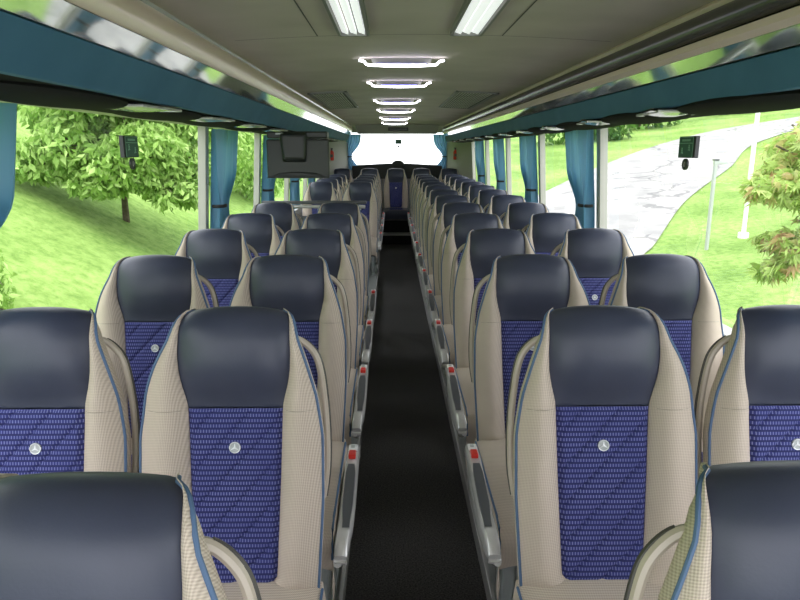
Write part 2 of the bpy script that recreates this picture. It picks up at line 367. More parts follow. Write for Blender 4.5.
# ------------------------------------------------------------------ overhead racks
def rack(s):
    side = 'left' if s < 0 else 'right'
    t = thing('overhead_rack', 'long overhead luggage rack with teal fascia on the %s side of the coach' % side, 'luggage rack', ((-.7 if s < 0 else .9), 5, CZ+.15))
    ox, oy, oz = t.location
    def P(name, prof, m, y0=-.6, y1=11.2, **k):
        return MB().prism([(x-ox, z+CZ-oz) for x, z in (prof if s > 0 else prof)], y0-oy, y1-oy).build(name, m, t, **k)
    w = wx(s, TOP)
    if s < 0:
        P('fascia', [(-.75, .148), (-.695, .242), (-.72, .25), (-.78, .148)], 'teal', bevel=.003)
        P('glossy_panel', [(-.688, .243), (-.668, .298), (-.68, .302), (-.705, .245)], 'mirror', bevel=.001)
        arc = [(-.665+.0*0, .298), (-.652, .318), (-.650, .345), (-.658, .37), (-.68, .395)]
        P('trim_rail', arc+[(-.70, .40), (-.69, .31)], 'pink')
        P('edge_strip', [(-.68, .395), (-.674, .404), (-.70, .41), (-.72, .40)], 'silver')
        P('underside', [(-.76, .150), (-.76, .165), (w+.0, .165), (w+.0, .140)], 'under')
    else:
        P('fascia', [(.92, .138), (.90, .223), (.92, .23), (.95, .138)], 'teal', bevel=.003)
        P('glossy_panel', [(.886, .224), (.873, .264), (.885, .268), (.905, .228)], 'mirror', bevel=.001)
        P('trim_rail', [(.873, .264), (.858, .278), (.862, .297), (.885, .305), (.90, .27)], 'pink')
        n = 10
        P('grab_rail', [(.885+.030*cos(2*pi*i/n), .340+.034*sin(2*pi*i/n)) for i in range(n)], 'tube')
        P('edge_strip', [(.895, .376), (.885, .39), (.90, .405), (.93, .40), (.92, .376)], 'pink')
        P('underside', [(.93, .140), (.93, .158), (w, .158), (w, .130)], 'under')
    return t
racks = {-1: rack(-1), 1: rack(1)}
# reading light panels: parts of the racks
for s in (-1, 1):
    R0 = racks[s]; base = None
    for k in range(11):
        loc = Vector(((-.91 if s < 0 else 1.035), (2.25 if s < 0 else 2.35)+.8*k, CZ+(.141 if s < 0 else .131)))-R0.location
        if base is None:
            base = MB().ell((0, -.42, 0), (.135, .40, .026), 20, 10).build('reading_light_panel', 'under', R0)
            ln = MB(); d = -s*.06
            ln.grid([[(d+u*.085+v*.03, v*.13, -.004-.014*(1-u*u)*(1-v*v*.7)) for u in (-1, -.6, -.2, .2, .6, 1)] for v in (-1, -.5, 0, .5, 1)])
            ln.grid([[(d+u*.085+v*.03, v*.13, .004) for u in (1, -1)] for v in (-1, -.5, 0, .5, 1)])
            l1 = ln.build('lamp_lens', 'lens', base)
            q = MB(); c = [(-.09, -.14), (.075, -.14), (.105, .14), (-.06, .14), (-.09, -.14)]
            q.tube([(d+px, py, -.006) for px, py in c], .005, 6)
            l2 = q.build('lens_rim', 'silver', base)
            base.location = loc
        else:
            c_ = base.copy(); COL.objects.link(c_); c_.location = loc
            for g in (l1, l2):
                e_ = g.copy(); COL.objects.link(e_); e_.parent = c_

# ------------------------------------------------------------------ ceiling lamps
for s, x0, x1 in ((-1, -.19, -.086), (1, .225, .333)):
    side = 'left' if s < 0 else 'right'
    zc = cz((x0+x1)/2)
    t = thing('ceiling_lamp', 'long three-slat white ceiling lamp, the %s one of the pair nearest the camera' % side, 'ceiling lamp', ((x0+x1)/2, 1.8, zc))
    w = (x1-x0)/2; y0, y1 = -.6, .77
    q = MB()
    for a, b in ((-w-.006, -w+.004), (w-.004, w+.006)): q.box((a, y0, -.02), (b, y1, 0.01))
    q.box((-w, y1-.01, -.02), (w, y1+.004, .01)); q.box((-w, y0, -.02), (w, y0+.01, .01)); q.box((-w, y0, .0), (w, y1, .01))
    q.build('lamp_frame', 'bezel', t, smooth=False)
    for i in range(3):
        a = -w+.008+i*(2*w-.012)/3; b = a+(2*w-.012)/3-.007
        MB().add([(a, y0+.02, -.008), (b, y0+.02, -.016), (b, y1-.015, -.016), (a, y1-.015, -.008), (a, y0+.02, 0), (b, y0+.02, 0), (b, y1-.015, 0), (a, y1-.015, 0)],
                 [(0,1,2,3),(7,6,5,4),(0,4,5,1),(1,5,6,2),(2,6,7,3),(3,7,4,0)]).build('lamp_slat', 'fluor', t, smooth=False)
ords = ['nearest', 'second', 'third', 'fourth', 'fifth', 'farthest']
led0 = None
for i, y in enumerate((3.30, 4.36, 5.9, 7.28, 9.0, 10.6)):
    lab = 'bright white transverse light bar under the ceiling, %s from the camera' % ords[i]
    if led0 is None:
        t = led0 = thing('light_bar', lab, 'ceiling light', (.05, y, cz(.05)-.016), 'transverse light bars along the ceiling')
        pts = [(-.205, 0, .002), (-.190, 0, .000), (-.180, 0, -.004), (-.173, 0, -.013)]
        pts += [(-.165+.33*k/16, 0, -.018-.006*(1-((k-8)/8)**2)) for k in range(17)]
        pts += [(.173, 0, -.013), (.180, 0, -.004), (.190, 0, .000), (.205, 0, .002)]
        MB().tube(pts, .0052, 8, side=(0, 1, 0)).build('light_tube', 'led', t)
        MB().prism([(-.12, -.010), (.12, -.010), (.11, -.016), (-.11, -.016)], .004, .008).build('blue_strip', 'ledblue', t, smooth=False)
        MB().prism([(-.15, .02), (.15, .02), (.14, -.008), (-.14, -.008)], .012, .07).build('housing', 'bezel', t, smooth=False)
    else:
        t = dup(led0); t.location = (.05, y, cz(.05)-.016); t['label'] = lab
# air grilles in ceiling
for s, x0, x1 in ((-1, -.62, -.33), (1, .48, .80)):
    t = thing('air_grille', 'dark slatted air grille in the ceiling beside the %s rack' % ('left' if s < 0 else 'right'), 'air vent', ((x0+x1)/2, 5.9, cz((x0+x1)/2)-.004))
    w = (x1-x0)/2; tilt = (cz(x1)-cz(x0))/(x1-x0)
    q = MB()
    for a, b in (((-w, -.9, -.008), (-w+.02, .9, .004)), ((w-.02, -.9, -.008), (w, .9, .004)), ((-w, -.9, -.008), (w, -.88, .004)), ((-w, .88, -.008), (w, .9, .004))): q.box(a, b)
    f = q.build('frame', 'bezel', t, smooth=False); f.rotation_euler.y = -math.atan(tilt)
    q = MB()
    for j in range(5):
        for k in range(12):
            xa = -w+.03+k*(2*w-.06)/12
            q.box((xa, -.86+j*.35, -.006), (xa+.008, -.86+j*.35+.31, .002))
    f = q.build('slats', 'wall', t, smooth=False); f.rotation_euler.y = -math.atan(tilt)
    f = MB().box((-w+.02, -.88, -.001), (w-.02, .88, .001)).build('backing', 'seam', t, smooth=False); f.rotation_euler.y = -math.atan(tilt)
# display on the header panel
t = thing('destination_clock', 'dark strip display on the header panel over the rear window', 'display', (.115, 11.37, CZ+.345))
MB().box((-.17, -.03, -.028), (.17, .02, .028)).build('display_case', 'tv', t, bevel=.006)
MB().box((-.15, -.034, -.015), (.15, -.03, .015)).build('screen', 'charcoal', t, smooth=False)

# ------------------------------------------------------------------ coach seats
B0 = Vector((0, 0, .374)); SL = .70; lean = math.atan2(.152, .674)
tv = Vector((0, sin(lean), cos(lean))); nv = Vector((0, -cos(lean), sin(lean)))
TOTAL = .715
WT = [(0, .112), (.010, .126), (.025, .140), (.05, .147), (.08, .157), (.13, .172), (.20, .192), (.30, .207), (.45, .208), (.6, .200), (.75, .192)]
ST = [(0, .112), (.010, .124), (.03, .131), (.10, .134), (.145, .132), (.185, .124), (.212, .116), (.23, .113), (.40, .108), (.62, .099), (.72, .096)]
HS = .232; HI = .662
R_ = .05
def path(h):   # h measured down from the crest along the path ; returns point on mid plane and forward normal
    if h >= R_*1.2:
        return B0+tv*(TOTAL-h), nv
    a = (R_*1.2-h)/R_
    c = B0+tv*(TOTAL-R_*1.2)-nv*R_
    return c+nv*R_*cos(a)+tv*R_*sin(a), nv*cos(a)+tv*sin(a)
def Wd(h): return smooth_tab(WT, h) if h >= 0 else .112+h*.35
def Sd(h): return min(smooth_tab(ST, h) if h >= 0 else .112+h*.35, Wd(h)-.0005)
OUT = [0]
def pos(x, h, d):
    w0_, w1_ = Sd(h), Wd(h)
    if x*OUT[0] > 0 and abs(x) > w0_: x += OUT[0]*.020*sstep(.0, .19, h)*min(1.05, (abs(x)-w0_)/max(.001, w1_-w0_))
    p, n = path(h); k = 1-sstep(.0, .14, h)
    return p+Vector((x, 0, -.55*x*x*k))+n*(d+.022*(1-sstep(.08, .27, h))*sstep(-.06, .02, h))
def edge_d(h): return .004
def wing_d(t, h):   # t from seam (0) to outline (1)
    amp = .030*sstep(.02, .25, h)*(1-.35*sstep(.45, .72, h))
    return .004+amp*sin(pi*min(1, t)**.85)+.006*sin(pi*t)
def make_seat(a, armrest, rear=False):
    # a = +1 when the aisle lies on the +x side of the seat
    t = thing('coach_seat', '', 'seat'); OUT[0] = 0 if rear else -a
    hs = [-.055, -.04, -.025, -.012, 0, .008, .016, .026, .038, .052, .07, .09, .11, .13, .15, .17, .185, .2, .212, .222, .228, HS]
    q = MB(); nx = 18; rows = []
    for h in hs:
        w = Sd(h); r = []
        for i in range(nx+1):
            u = -1+2*i/nx
            d = .004+.030*(1-abs(u)**3.2)*sstep(-.02, .06, h)*(1-sstep(.12, HS+.004, h)*.9)
            if abs(u) > .999 or h == HS: d = .002
            r.append(pos(u*w, h, d))
        rows.append(r)
    q.grid(rows).build('headrest', 'leather', t)
    # insert with diagonal quilting
    hs2 = [HS+(HI-HS)*i/110 for i in range(111)]; rows = []; nx = 50
    for h in hs2:
        w = Sd(h); rc = .03
        if h > HI-rc: w -= rc-sqrt(max(0, rc*rc-(h-(HI-rc))**2))
        r = []
        for i in range(nx+1):
            u = -1+2*i/nx; x = u*w
            ph = ((a*x*-1*a*1.0+0)+h*1.0)/.085 if False else ((x+h*.95)/.088)
            fr_ = abs((ph % 1)-.5)*2
            gr = math.exp(-((1-fr_)/.13)**2)
            e = min(1, min(1-abs(u), (HI-h)/.12, (h-HS)/.1+.05)*9); e = max(0, e)
            r.append(pos(x, h, .003+e*(.011-.006*gr)))
        rows.append(r)
    q = MB().grid(rows).build('backrest_insert', 'blue', t)
    # badge
    hb = .325; bq = MB(); c = pos(0, hb, .016)
    def disc(mb, r, d0, d1, n=24):
        f = [pos(r*cos(2*pi*k/n), hb, d1)+tv*r*sin(2*pi*k/n) for k in range(n)]
        b_ = [pos(r*1.0*cos(2*pi*k/n), hb, d0)+tv*r*sin(2*pi*k/n) for k in range(n)]
        o = len(mb.v); mb.grid([b_, f], True); mb.f.append(tuple(len(mb.v)-n+k for k in range(n)))
    disc(bq, .0135, .010, .0165); bo = bq.build('badge', 'badgeg', q)
    st = MB()
    for k in range(3):
        an = pi/2+2*pi*k/3; dx, dz = cos(an), sin(an)
        tip = pos(dx*.012, hb, .0175)+tv*dz*.012
        l_ = pos(-dz*.0026, hb, .0175)+tv*dx*.0026; r2 = pos(dz*.0026, hb, .0175)-tv*dx*.0026
        st.add([l_, r2, tip+nv*.0, pos(0, hb, .0185)], [(0, 3, 2), (3, 1, 2)])
    st.tube([pos(.0125*cos(2*pi*k/24), hb, .017)+tv*.0125*sin(2*pi*k/24) for k in range(25)], .0014, 5, cap=False)
    st.build('badge_emblem', 'badge', q)
    # beige bolsters, side bands and lower band
    q = MB(); hw = [-.055, -.03, -.01, 0, .008, .016, .026, .04, .055, .075]+[.1+.02*i for i in range(31)]
    ts = [0, .04, .12, .25, .4, .55, .7, .82, .91, .96, 1]
    for sg in (-1, 1):
        rows = []
        for h in hw:
            hh = min(h, .705); w0, w1 = Sd(hh), Wd(hh); r = []
            if HI-.03 < hh: 
                rc = .03
                if hh <= HI: w0 -= rc-sqrt(max(0, rc*rc-(hh-(HI-rc))**2))
                else: w0 = 0
            for tt in ts:
                x = w0+(w1-w0)*tt; r.append(pos(sg*x, hh, wing_d(tt, hh) if w0 > 0 else .004+.016*sin(pi*min(1, tt*.5+.5))))
            for (ox, d) in ((.003, -.004), (.004, -.014), (.002, -.028), (-.008-.010*(1-sstep(.2, .4, hh)), -.042), (-.014-.018*(1-sstep(.2, .4, hh)), -.054)):
                r.append(pos(sg*(w1+ox*sstep(-.02, .1, hh)), hh, d))
            rows.append(r if sg > 0 else r[::-1])
        q.grid(rows)
    q.build('backrest_cover', 'beige', t)
    # seam lines at headrest foot
    for sg in (-1, 1):
        MB().tube([pos(sg*(Sd(HS)+(Wd(HS)-Sd(HS))*k/8), HS+.004, wing_d(k/8, HS)+.0004) for k in range(1, 8)], .0008, 4).build('stitching', 'shell', t)
    # piping round the outline
    for sg in (1, -1):
        MB().tube([pos(-sg*(Wd(h)+.001), h, .004) for h in [.70-.02*i for i in range(33)]+[.045, .03, .018, .009, 0, -.008]], .0036, 7, side=(0, 1, .2)).build('piping', 'piping', t)
    # back shell
    q = MB(); rows = []
    for h in [-.055, -.03, 0, .03, .07, .12, .2, .3, .4, .5, .6, .72]:
        w = Wd(max(h, -.05))-.012-.018*(1-sstep(.2, .4, h)); r = []
        for k in range(13):
            an = pi*k/12; r.append(pos(-w*cos(an), max(h, -.02), -.048-.045*sin(an)**.7-(.0 if h > -.01 else .02)))
        rows.append(r[::-1])
    q.grid(rows).build('back_shell', 'shell', t)
    # grab handle on aisle side
    hp = [(.135, .058, -.022), (.152, .064, -.034), (.172, .080, -.038), (.190, .108, -.040), (.201, .150, -.040), (.207, .20, -.040), (.212, .26, -.040), (.215, .33, -.040), (.213, .40, -.040), (.205, .46, -.035)]
    def spl(pl, n):
        out = []
        for i in range(n+1):
            t_ = i/n*(len(pl)-1); j = min(int(t_), len(pl)-2); f = t_-j
            p0 = pl[max(j-1, 0)]; p1 = pl[j]; p2 = pl[j+1]; p3 = pl[min(j+2, len(pl)-1)]
            out.append(tuple(.5*((2*b)+(c-a_)*f+(2*a_-5*b+4*c-d)*f*f+(3*b-a_-3*c+d)*f**3) for a_, b, c, d in zip(p0, p1, p2, p3)))
        return out
    sp = spl(hp, 30)
    if not rear:
        hd = MB().tube([pos(a*x, h, d) for x, h, d in sp], .0085, 8, side=(0, 1, 0)).build('grab_handle', 'handle', t)
        MB().tube([pos(a*(x+.005), h-.002, d-.004) for x, h, d in sp[3:]], .0062, 7, side=(0, 1, 0)).build('grip_strip', 'rubber', hd)
        MB().tube([pos(a*x, h, d) for x, h, d in ((.134, .052, -.018), (.137, .058, -.032), (.142, .07, -.040))], .010, 8).build('handle_mount', 'handle', hd)
    # cushion
    def cushion(x0, x1, zt, m, nm, inset=0, pil=.02):
        q = MB(); rows = []
        y_pts = [.03, -.02, -.08, -.16, -.26, -.36, -.44, -.50, -.535, -.552, -.558, -.552, -.535]
        z_pts = [0, 0, 0, 0, 0, .002, .003, 0, -.012, -.03, -.06, -.10, -.14]
        for y, z in zip(y_pts, z_pts):
            r = []
            for i in range(15):
                u = -1+2*i/14; x = (x0+x1)/2+(x1-x0)/2*u
                dz = pil*(1-abs(u)**4)+(0 if abs(u) < .99 else -.0)
                r.append((x, y, zt+z+dz-pil))
            if not inset: r = [(x0-.0, y, zt+z-.13)]+[(x0-.006, y, zt+z-.05-pil)]+r+[(x1+.006, y, zt+z-.05-pil)]+[(x1, y, zt+z-.13)]
            rows.append(r[::-1])
        q.grid(rows)
        return q.build(nm, m, t if not inset else cu)
    cu = cushion(-.205, .205, .44, 'beige', 'seat_cushion')
    q = MB(); rows = []
    for y in [-.13-.05*i for i in range(8)]+[-.5]:
        rows.append([(-.105+.21*i/12, y, .4415+.003*sin(pi*i/12)) for i in range(13)][::-1])
    q.grid(rows).build('cushion_insert', 'blueh', cu)
    for sg in (-1, 1):
        q = MB(); q.tube([(sg*.207, y, .422+z) for y, z in ((.0, 0), (-.3, 0), (-.48, 0), (-.53, -.012), (-.552, -.04), (-.557, -.09))], .0035, 6)
        q.build('cushion_piping', 'piping', cu)
    # base
    q = MB().box((-.19, -.50, .27), (.19, .02, .32)); q.box((-.2, -.02, .27), (.2, .05, .40)); q.build('seat_frame', 'charcoal', t, bevel=.01)
    if not rear:
        q = MB()
        if armrest:
            x = a*.165
            q.add([(x-.022, -.50, .28), (x+.022, -.50, .28), (x+.022, -.40, .28), (x-.022, -.40, .28), (x-.018, -.46, .058), (x+.018, -.46, .058), (x+.018, -.36, .058), (x-.018, -.36, .058)],
                  [(0,1,2,3),(7,6,5,4),(0,4,5,1),(1,5,6,2),(2,6,7,3),(3,7,4,0)])
            q.box((x-.028, -.52, .056), (x+.028, -.10, .075))
            q.build('pedestal_leg', 'pedestal', t, bevel=.008)
        else:
            x = -a*.1
            q.box((x-.02, -.46, .056), (x+.02, -.36, .28)).build('pedestal_leg', 'pedestal', t, bevel=.008)
    # armrest beside the cushion
    if armrest:
        xa = a*.250; n_before = len(bpy.data.objects); DZ = -.058
        ar = MB(); rows = []
        prof = [(-.215, .545, .030), (-.23, .572, .040), (-.30, .572, .044), (-.40, .560, .046), (-.50, .545, .044), (-.58, .530, .040), (-.63, .516, .036), (-.66, .495, .032), (-.675, .470, .022), (-.67, .45, .010)]
        for (y, z, th_) in prof:
            w = .0200*(1 if y > -.6 else 1-.25*(-.6-y)/.1); hh = th_
            xo = xa+(-a*.012*sstep(-.55, -.70, y) if False else -a*.012*sstep(.55, .70, -y))
            rows.append([(xo+w*cx_, y, z-hh/2+hh/2*cz_) for cx_, cz_ in ((-1, -.7), (-1, .6), (-.8, .9), (-.3, 1), (.3, 1), (.8, .9), (1, .6), (1, -.7), (.7, -1), (-.7, -1))])
        ar.grid(rows, True); n = 10
        ar.f.append(tuple(range(n))); ar.f.append(tuple(len(ar.v)-n+k for k in range(n))[::-1])
        ao = ar.build('armrest', 'silver', t); ao.location = (0, .02, DZ)
        q = MB(); rows = []
        for y, z in ((-.355, .566), (-.40, .562), (-.47, .552), (-.54, .540), (-.60, .526), (-.625, .518)):
            w = .0155*(1 if -.60 < y < -.355 else .7)
            rows.append([(xa-w, y, z-.004), (xa-w*.9, y, z+.003), (xa+w*.9, y, z+.003), (xa+w, y, z-.004)])
        q.grid(rows); q.build('armrest_pad', 'charcoal', ao)
        MB().box((xa-.011, -.325, .568), (xa+.011, -.285, .582)).build('buckle_button', 'red', ao, bevel=.003)
        q = MB().box((xa-.014, -.275, .570), (xa+.014, -.235, .577)); q.build('buckle_housing', 'white', ao, bevel=.003)
        MB().box((xa-.007, -.262, .577), (xa+.005, -.246, .5785)).build('buckle_mark', 'badgeg', ao, smooth=False)
        q = MB()
        q.tube([(xa-a*.002, -.24, .53), (xa-a*.002, -.27, .47), (xa-a*.006, -.36, .43), (xa-a*.01, -.50, .42), (xa-a*.015, -.63, .43), (xa-a*.02, -.68, .45)], [.014, .016, .018, .02, .018, .012], 8, flat=1.5)
        q.build('armrest_bracket', 'silver', t).location = (0, .03, DZ)
        MB().tube([(a*.205, -.05, .34), (a*.225, -.2, .36), (a*.23, -.4, .36), (a*.22, -.55, .35)], [.012, .02, .02, .012], 8, flat=2).build('side_cover', 'pedestal', t)
    return t
protos = {}
rowname = ['first', 'second', 'third', 'fourth', 'fifth', 'sixth', 'seventh', 'eighth', 'ninth', 'tenth', 'eleventh', 'twelfth', 'thirteenth', 'last']
def seat(x, row, a, arm, label, group, dz=0, rear=False, yb=None):
    key = (a, arm, rear, abs(x-.072) < .01)
    if key not in protos: t = protos[key] = make_seat(a, arm, rear)
    else: t = dup(protos[key])
    t.location = (x, (.70+.80*(row-1)-.152+.012) if yb is None else yb, dz)
    t['label'] = label; t['category'] = 'seat'; t['group'] = group
    return t
for r in range(1, 14):
    n_ = rowname[r-1]
    for side, xs_, xw_, a in (('right', .508, .978, -1), ('left', -.376, -.849, 1)):
        if side == 'left' and r in (7, 8, 9): continue
        where = 'cut off at the bottom' if r == 1 else '%s row from the camera' % n_
        seat(xs_+(a*.008 if r == 1 else 0), r, a, True, 'blue and beige aisle seat of the %s block, %s' % (side, where), 'aisle seats of the %s block' % side, yb=(.70-.14-(.020 if side == 'right' else .038) if r == 1 else None))
        if r > 1: seat(xw_, r, a, False, 'blue and beige window seat of the %s block, %s' % (side, where), 'window seats of the %s block' % side)
for x, nm_ in ((-.835, 'against the left window'), (-.372, 'left of the centre seat'), (.072, 'facing straight down the aisle, the centre seat'), (.505, 'right of the centre seat'), (.975, 'against the right window')):
    seat(x, 14, 1 if x < .1 else -1, False, 'blue and beige rear bench seat, %s' % nm_, 'seats of the rear bench', dz=.07, rear=True)
centre = protos[(1, False, True, True)]
for ch in centre.children:
    if ch.name.startswith('seat_cushion'):
        ch.data.materials[0] = M['leather']; ch['label'] = 'dark navy cushion'
# rear bench base under the raised seats
box('bench_base', (-1.1, 10.47, .151), (1.25, 10.89, .335), 'under', smooth=False)
tag(bpy.data.objects['bench_base'], 'black riser box under the five seats of the rear bench', 'bench base')

# ------------------------------------------------------------------ curtains
cur_n = {}
def curtain(s, ya, yb, label, tie_z=-.34, seed=0, bottom=-.66):
    rnd = random.Random(seed)
    x0 = wx(s, 0)-s*.045
    t = thing('curtain', label, 'curtain', (x0, (ya+yb)/2, CZ+TOP), 'gathered teal curtains')
    ym = ya+.10; n = 60; rows = []
    hts = [TOP-.012-.8*i/26 for i in range(27)]
    ph = rnd.random()*6
    for Z in hts:
        if Z < bottom: break
        k = sstep(TOP, tie_z, Z) if Z > tie_z else 1
        if Z > tie_z:
            f = ((TOP-Z)/(TOP-tie_z))
            wid = (yb-ya)*(1-.25*f) if f < .6 else (yb-ya)*(.85-.6*sstep(.55, 1, f))
        else: wid = (yb-ya)*(.25+.35*sstep(0, .3, tie_z-Z))
        c0 = ya+.02+(.06*(1-wid/(yb-ya)))
        r = []
        for i in range(n+1):
            u = i/n
            amp = .034+.010*(1-abs(wid/(yb-ya)-.3))
            w_ = sin(u*2*pi*4.2+ph+Z*1.2)+.35*sin(u*2*pi*9+ph*2)
            xx = wx(s, Z)-s*(.045+amp*w_*.8+.006)
            r.append((xx-x0, c0+u*wid-(ya+yb)/2, Z-TOP))
        rows.append(r)
    MB().grid(rows).build('curtain_cloth', 'curtain', t)
    xx = wx(s, tie_z)-s*.05-x0; c = ya+.02+.045+(yb-ya)*.125-(ya+yb)/2; hw_ = (yb-ya)*.14
    MB().tube([(xx+.038*cos(2*pi*k/16), c+hw_*sin(2*pi*k/16), tie_z-TOP) for k in range(17)], .009, 6, cap=False, side=(0, 0, 1), flat=1.2).build('tie_band', 'gasket', t)
for s in (-1, 1):
    side = 'left' if s < 0 else 'right'
    curtain(s, 1.34 if s < 0 else 1.24, 1.90 if s < 0 else 1.74, 'teal curtain hanging at the edge of the photo on the %s' % side, seed=3*s+40, bottom=-.36)
    for i, py in enumerate((4.0, 5.62, 7.24, 8.84)):
        curtain(s, py-.02, py+.46, 'teal curtain tied back on the %s window pillar, %s past the large window' % (side, ['first', 'second', 'third', 'fourth'][i]), seed=i+10*s+50)
def rear_curtain(x, s, label, seed):
    t = thing('curtain', label, 'curtain', (x, 11.86, CZ+.27), 'gathered teal curtains')
    rows = []
    for i in range(20):
        f = i/19; Z = -.62*f
        w = .13*(1-.55*math.exp(-((f-.62)/.22)**2)); c = s*.10*math.exp(-((f-.62)/.3)**2)
        rows.append([(c+w*(2*k/30-1), .02*sin(k/30*2*pi*5+seed), Z) for k in range(31)])
    MB().grid(rows).build('curtain_cloth', 'curtain', t)
    MB().tube([(s*.10+.065*cos(2*pi*k/12), .03*sin(2*pi*k/12), -.385) for k in range(13)], .01, 6, cap=False, side=(0, 0, 1)).build('tie_band', 'gasket', t)
rear_curtain(-.67, -1, 'teal curtain tied back at the left edge of the rear window', 1)
rear_curtain(.87, 1, 'teal curtain tied back at the right edge of the rear window', 2)

# ------------------------------------------------------------------ emergency signs and stickers
def exit_sign(s, y, Zc):
    side = 'left' if s < 0 else 'right'
    x = wx(s, Zc)+s*.012
    t = thing('exit_sign', 'green emergency exit sign fixed to the large %s window' % side, 'sign', (x, y, CZ+Zc))
    MB().box((-.004, -.078, -.045), (.012*1, .078, .045)).build('sign_board', 'signb', t, smooth=False) if s > 0 else MB().box((-.012, -.078, -.045), (.004, .078, .045)).build('sign_board', 'signb', t, smooth=False)
    X = -s*.005
    ya, yb = (-.060, .076)
    e = .0008
    def pl(nm_, y0, y1, z0, z1, m, k=1, par=None):
        xs0 = X-s*e*(k-1); return MB().box((min(xs0, xs0-s*e), y0, z0), (max(xs0, xs0-s*e), y1, z1)).build(nm_, m, par or t, smooth=False)
    g = pl('green_panel', ya, yb, -.042, .042, 'sign')
    q = MB()
    def bar(y0, y1, z0, z1): xs0 = X-s*e; q.box((min(xs0, xs0-s*e), y0, z0), (max(xs0, xs0-s*e), y1, z1))
    bar(ya, yb, .015, .0175); bar(ya, ya+.003, -.042, .042); bar(ya, yb, .040, .042)
    for k in range(8): bar(ya+.03+k*.010, ya+.036+k*.010, .024, .033)       # small unreadable word
    for cy, cz_ in ((ya+.035, -.004), (yb-.035, -.016)):                        # little running figures
        bar(cy-.003, cy+.005, cz_+.008, cz_+.014); bar(cy-.004, cy+.003, cz_-.006, cz_+.007)
        bar(cy-.010, cy-.003, cz_-.012, cz_-.006); bar(cy+.002, cy+.009, cz_-.010, cz_-.006); bar(cy+.003, cy+.009, cz_+.002, cz_+.005)
    q.build('sign_print', 'signw', g, smooth=False)
    t2 = thing('oval_sticker', 'small black oval sticker with a pale mark below the %s exit sign' % side, 'sticker', (x, y+.01, CZ+Zc-.072))
    n = 20
    q = MB(); q.grid([[(X0, .026*cos(2*pi*k/n), .024*sin(2*pi*k/n)) for k in range(n)] for X0 in (-.004, .004)], True)
    q.f.append(tuple(range(n))[::-1]); q.f.append(tuple(range(n, 2*n))); q.build('sticker_face', 'signb', t2, smooth=False)
    MB().tube([(-s*.0045, .006*cos(2*pi*k/14), .010*sin(2*pi*k/14)) for k in range(15)], .0014, 5, cap=False, side=(1, 0, 0)).build('sticker_mark', 'frame', t2)
exit_sign(-1, 2.86, .014)
exit_sign(1, 2.82, .012)
t = thing('exit_sign', 'small green emergency sign on the rear window glass', 'sign', (.125, 11.93, CZ+.145))
MB().box((-.058, -.01, -.04), (.058, .01, .04)).build('sign_board', 'sign', t, smooth=False)
MB().box((-.04, -.013, .015), (.04, -.01, .022)).build('sign_print', 'signw', t, smooth=False)
MB().ell((0, 0, -.085), (.018, .006, .018), 10, 6).build('sticker_dot', 'signb', t)
# small dome at the rear sill
o = MB().ell((.115, 11.66, CZ-.25), (.11, .06, .075), 20, 10).build('wiper_motor_cover', 'dark')
tag(o, 'dark round hump on the sill in the middle of the rear window', 'cover')
# red hammers / extinguishers
for x, z, side, rz in ((-.985, CZ-.04, 'left', .25), (1.085, CZ-.03, 'right', -.25)):
    y = 10.36+(abs(x-(-1.14 if x < 0 else 1.26)))/(.38 if x < 0 else .29)*1.57-.05
    t = thing('fire_extinguisher', 'red extinguisher mounted on the beige rear panel on the %s' % side, 'fire extinguisher', (x, y, z-.07))
    MB().tube([(0, 0, -.06), (0, 0, -.05), (0, 0, .07), (0, 0, .085), (0, 0, .1)], [.028, .036, .036, .028, .014], 14).build('cylinder_body', 'red', t)
    MB().tube([(0, 0, .1), (0, 0, .125)], .014, 8).build('valve', 'charcoal', t)
    MB().box((-.03, -.012, .125), (.02, .012, .14)).build('lever', 'charcoal', t, bevel=.003)
    MB().box((-.02, -.039, -.01), (.02, -.034, .04)).build('label_patch', 'charcoal', t, smooth=False)

# ------------------------------------------------------------------ folding monitor on the left
t = thing('monitor', 'black flat screen monitor hanging from the left rack, seen from behind', 'monitor', (-.625, 4.45, CZ+.120))
q = MB()
q.add([(-.21, -.02, -.05), (.21, -.02, -.05), (.21, -.02, -.305), (-.21, -.02, -.305), (-.205, .02, -.05), (.205, .02, -.05), (.205, .02, -.30), (-.205, .02, -.30)],
      [(0,1,2,3),(7,6,5,4),(0,4,5,1),(1,5,6,2),(2,6,7,3),(3,7,4,0)])
q.build('casing', 'tv2', t, bevel=.012)
MB().add([(-.11, -.06, -.02), (.055, -.06, -.02), (.045, -.06, -.18), (-.09, -.06, -.18), (-.12, -.015, .0), (.075, -.015, .0), (.06, -.015, -.205), (-.105, -.015, -.205)],
      [(0,3,2,1),(4,5,6,7),(0,1,5,4),(1,2,6,5),(2,3,7,6),(3,0,4,7)]).build('hinge_cover', 'tv', t, bevel=.015, seg=3)
MB().add([(-.21, -.021, -.305), (.21, -.021, -.305), (.12, -.021, -.27), (0, -.021, -.262), (-.12, -.021, -.27), (-.21, -.035, -.30), (.21, -.035, -.30), (.12, -.03, -.275), (0, -.03, -.268), (-.12, -.03, -.275)],
      [(5, 6, 7, 8, 9), (4, 3, 2, 1, 0), (0, 1, 6, 5), (1, 2, 7, 6), (2, 3, 8, 7), (3, 4, 9, 8), (4, 0, 5, 9)]).build('bottom_lip', 'tv', t, smooth=False)
MB().box((-.195, .02, -.29), (.195, .024, -.065)).build('screen', 'signb', t, smooth=False)
MB().box((-.20, -.03, -.045), (.20, .10, .0)).build('ceiling_bracket', 'tv', t, bevel=.01)
MB().box((-.14, -.045, -.022), (-.085, -.03, -.008)).build('bracket_light', 'lens', t, bevel=.003)
MB().ell((.055, -.024, -.07), (.006, .006, .006), 8, 6).build('lock_button', 'silver', t)

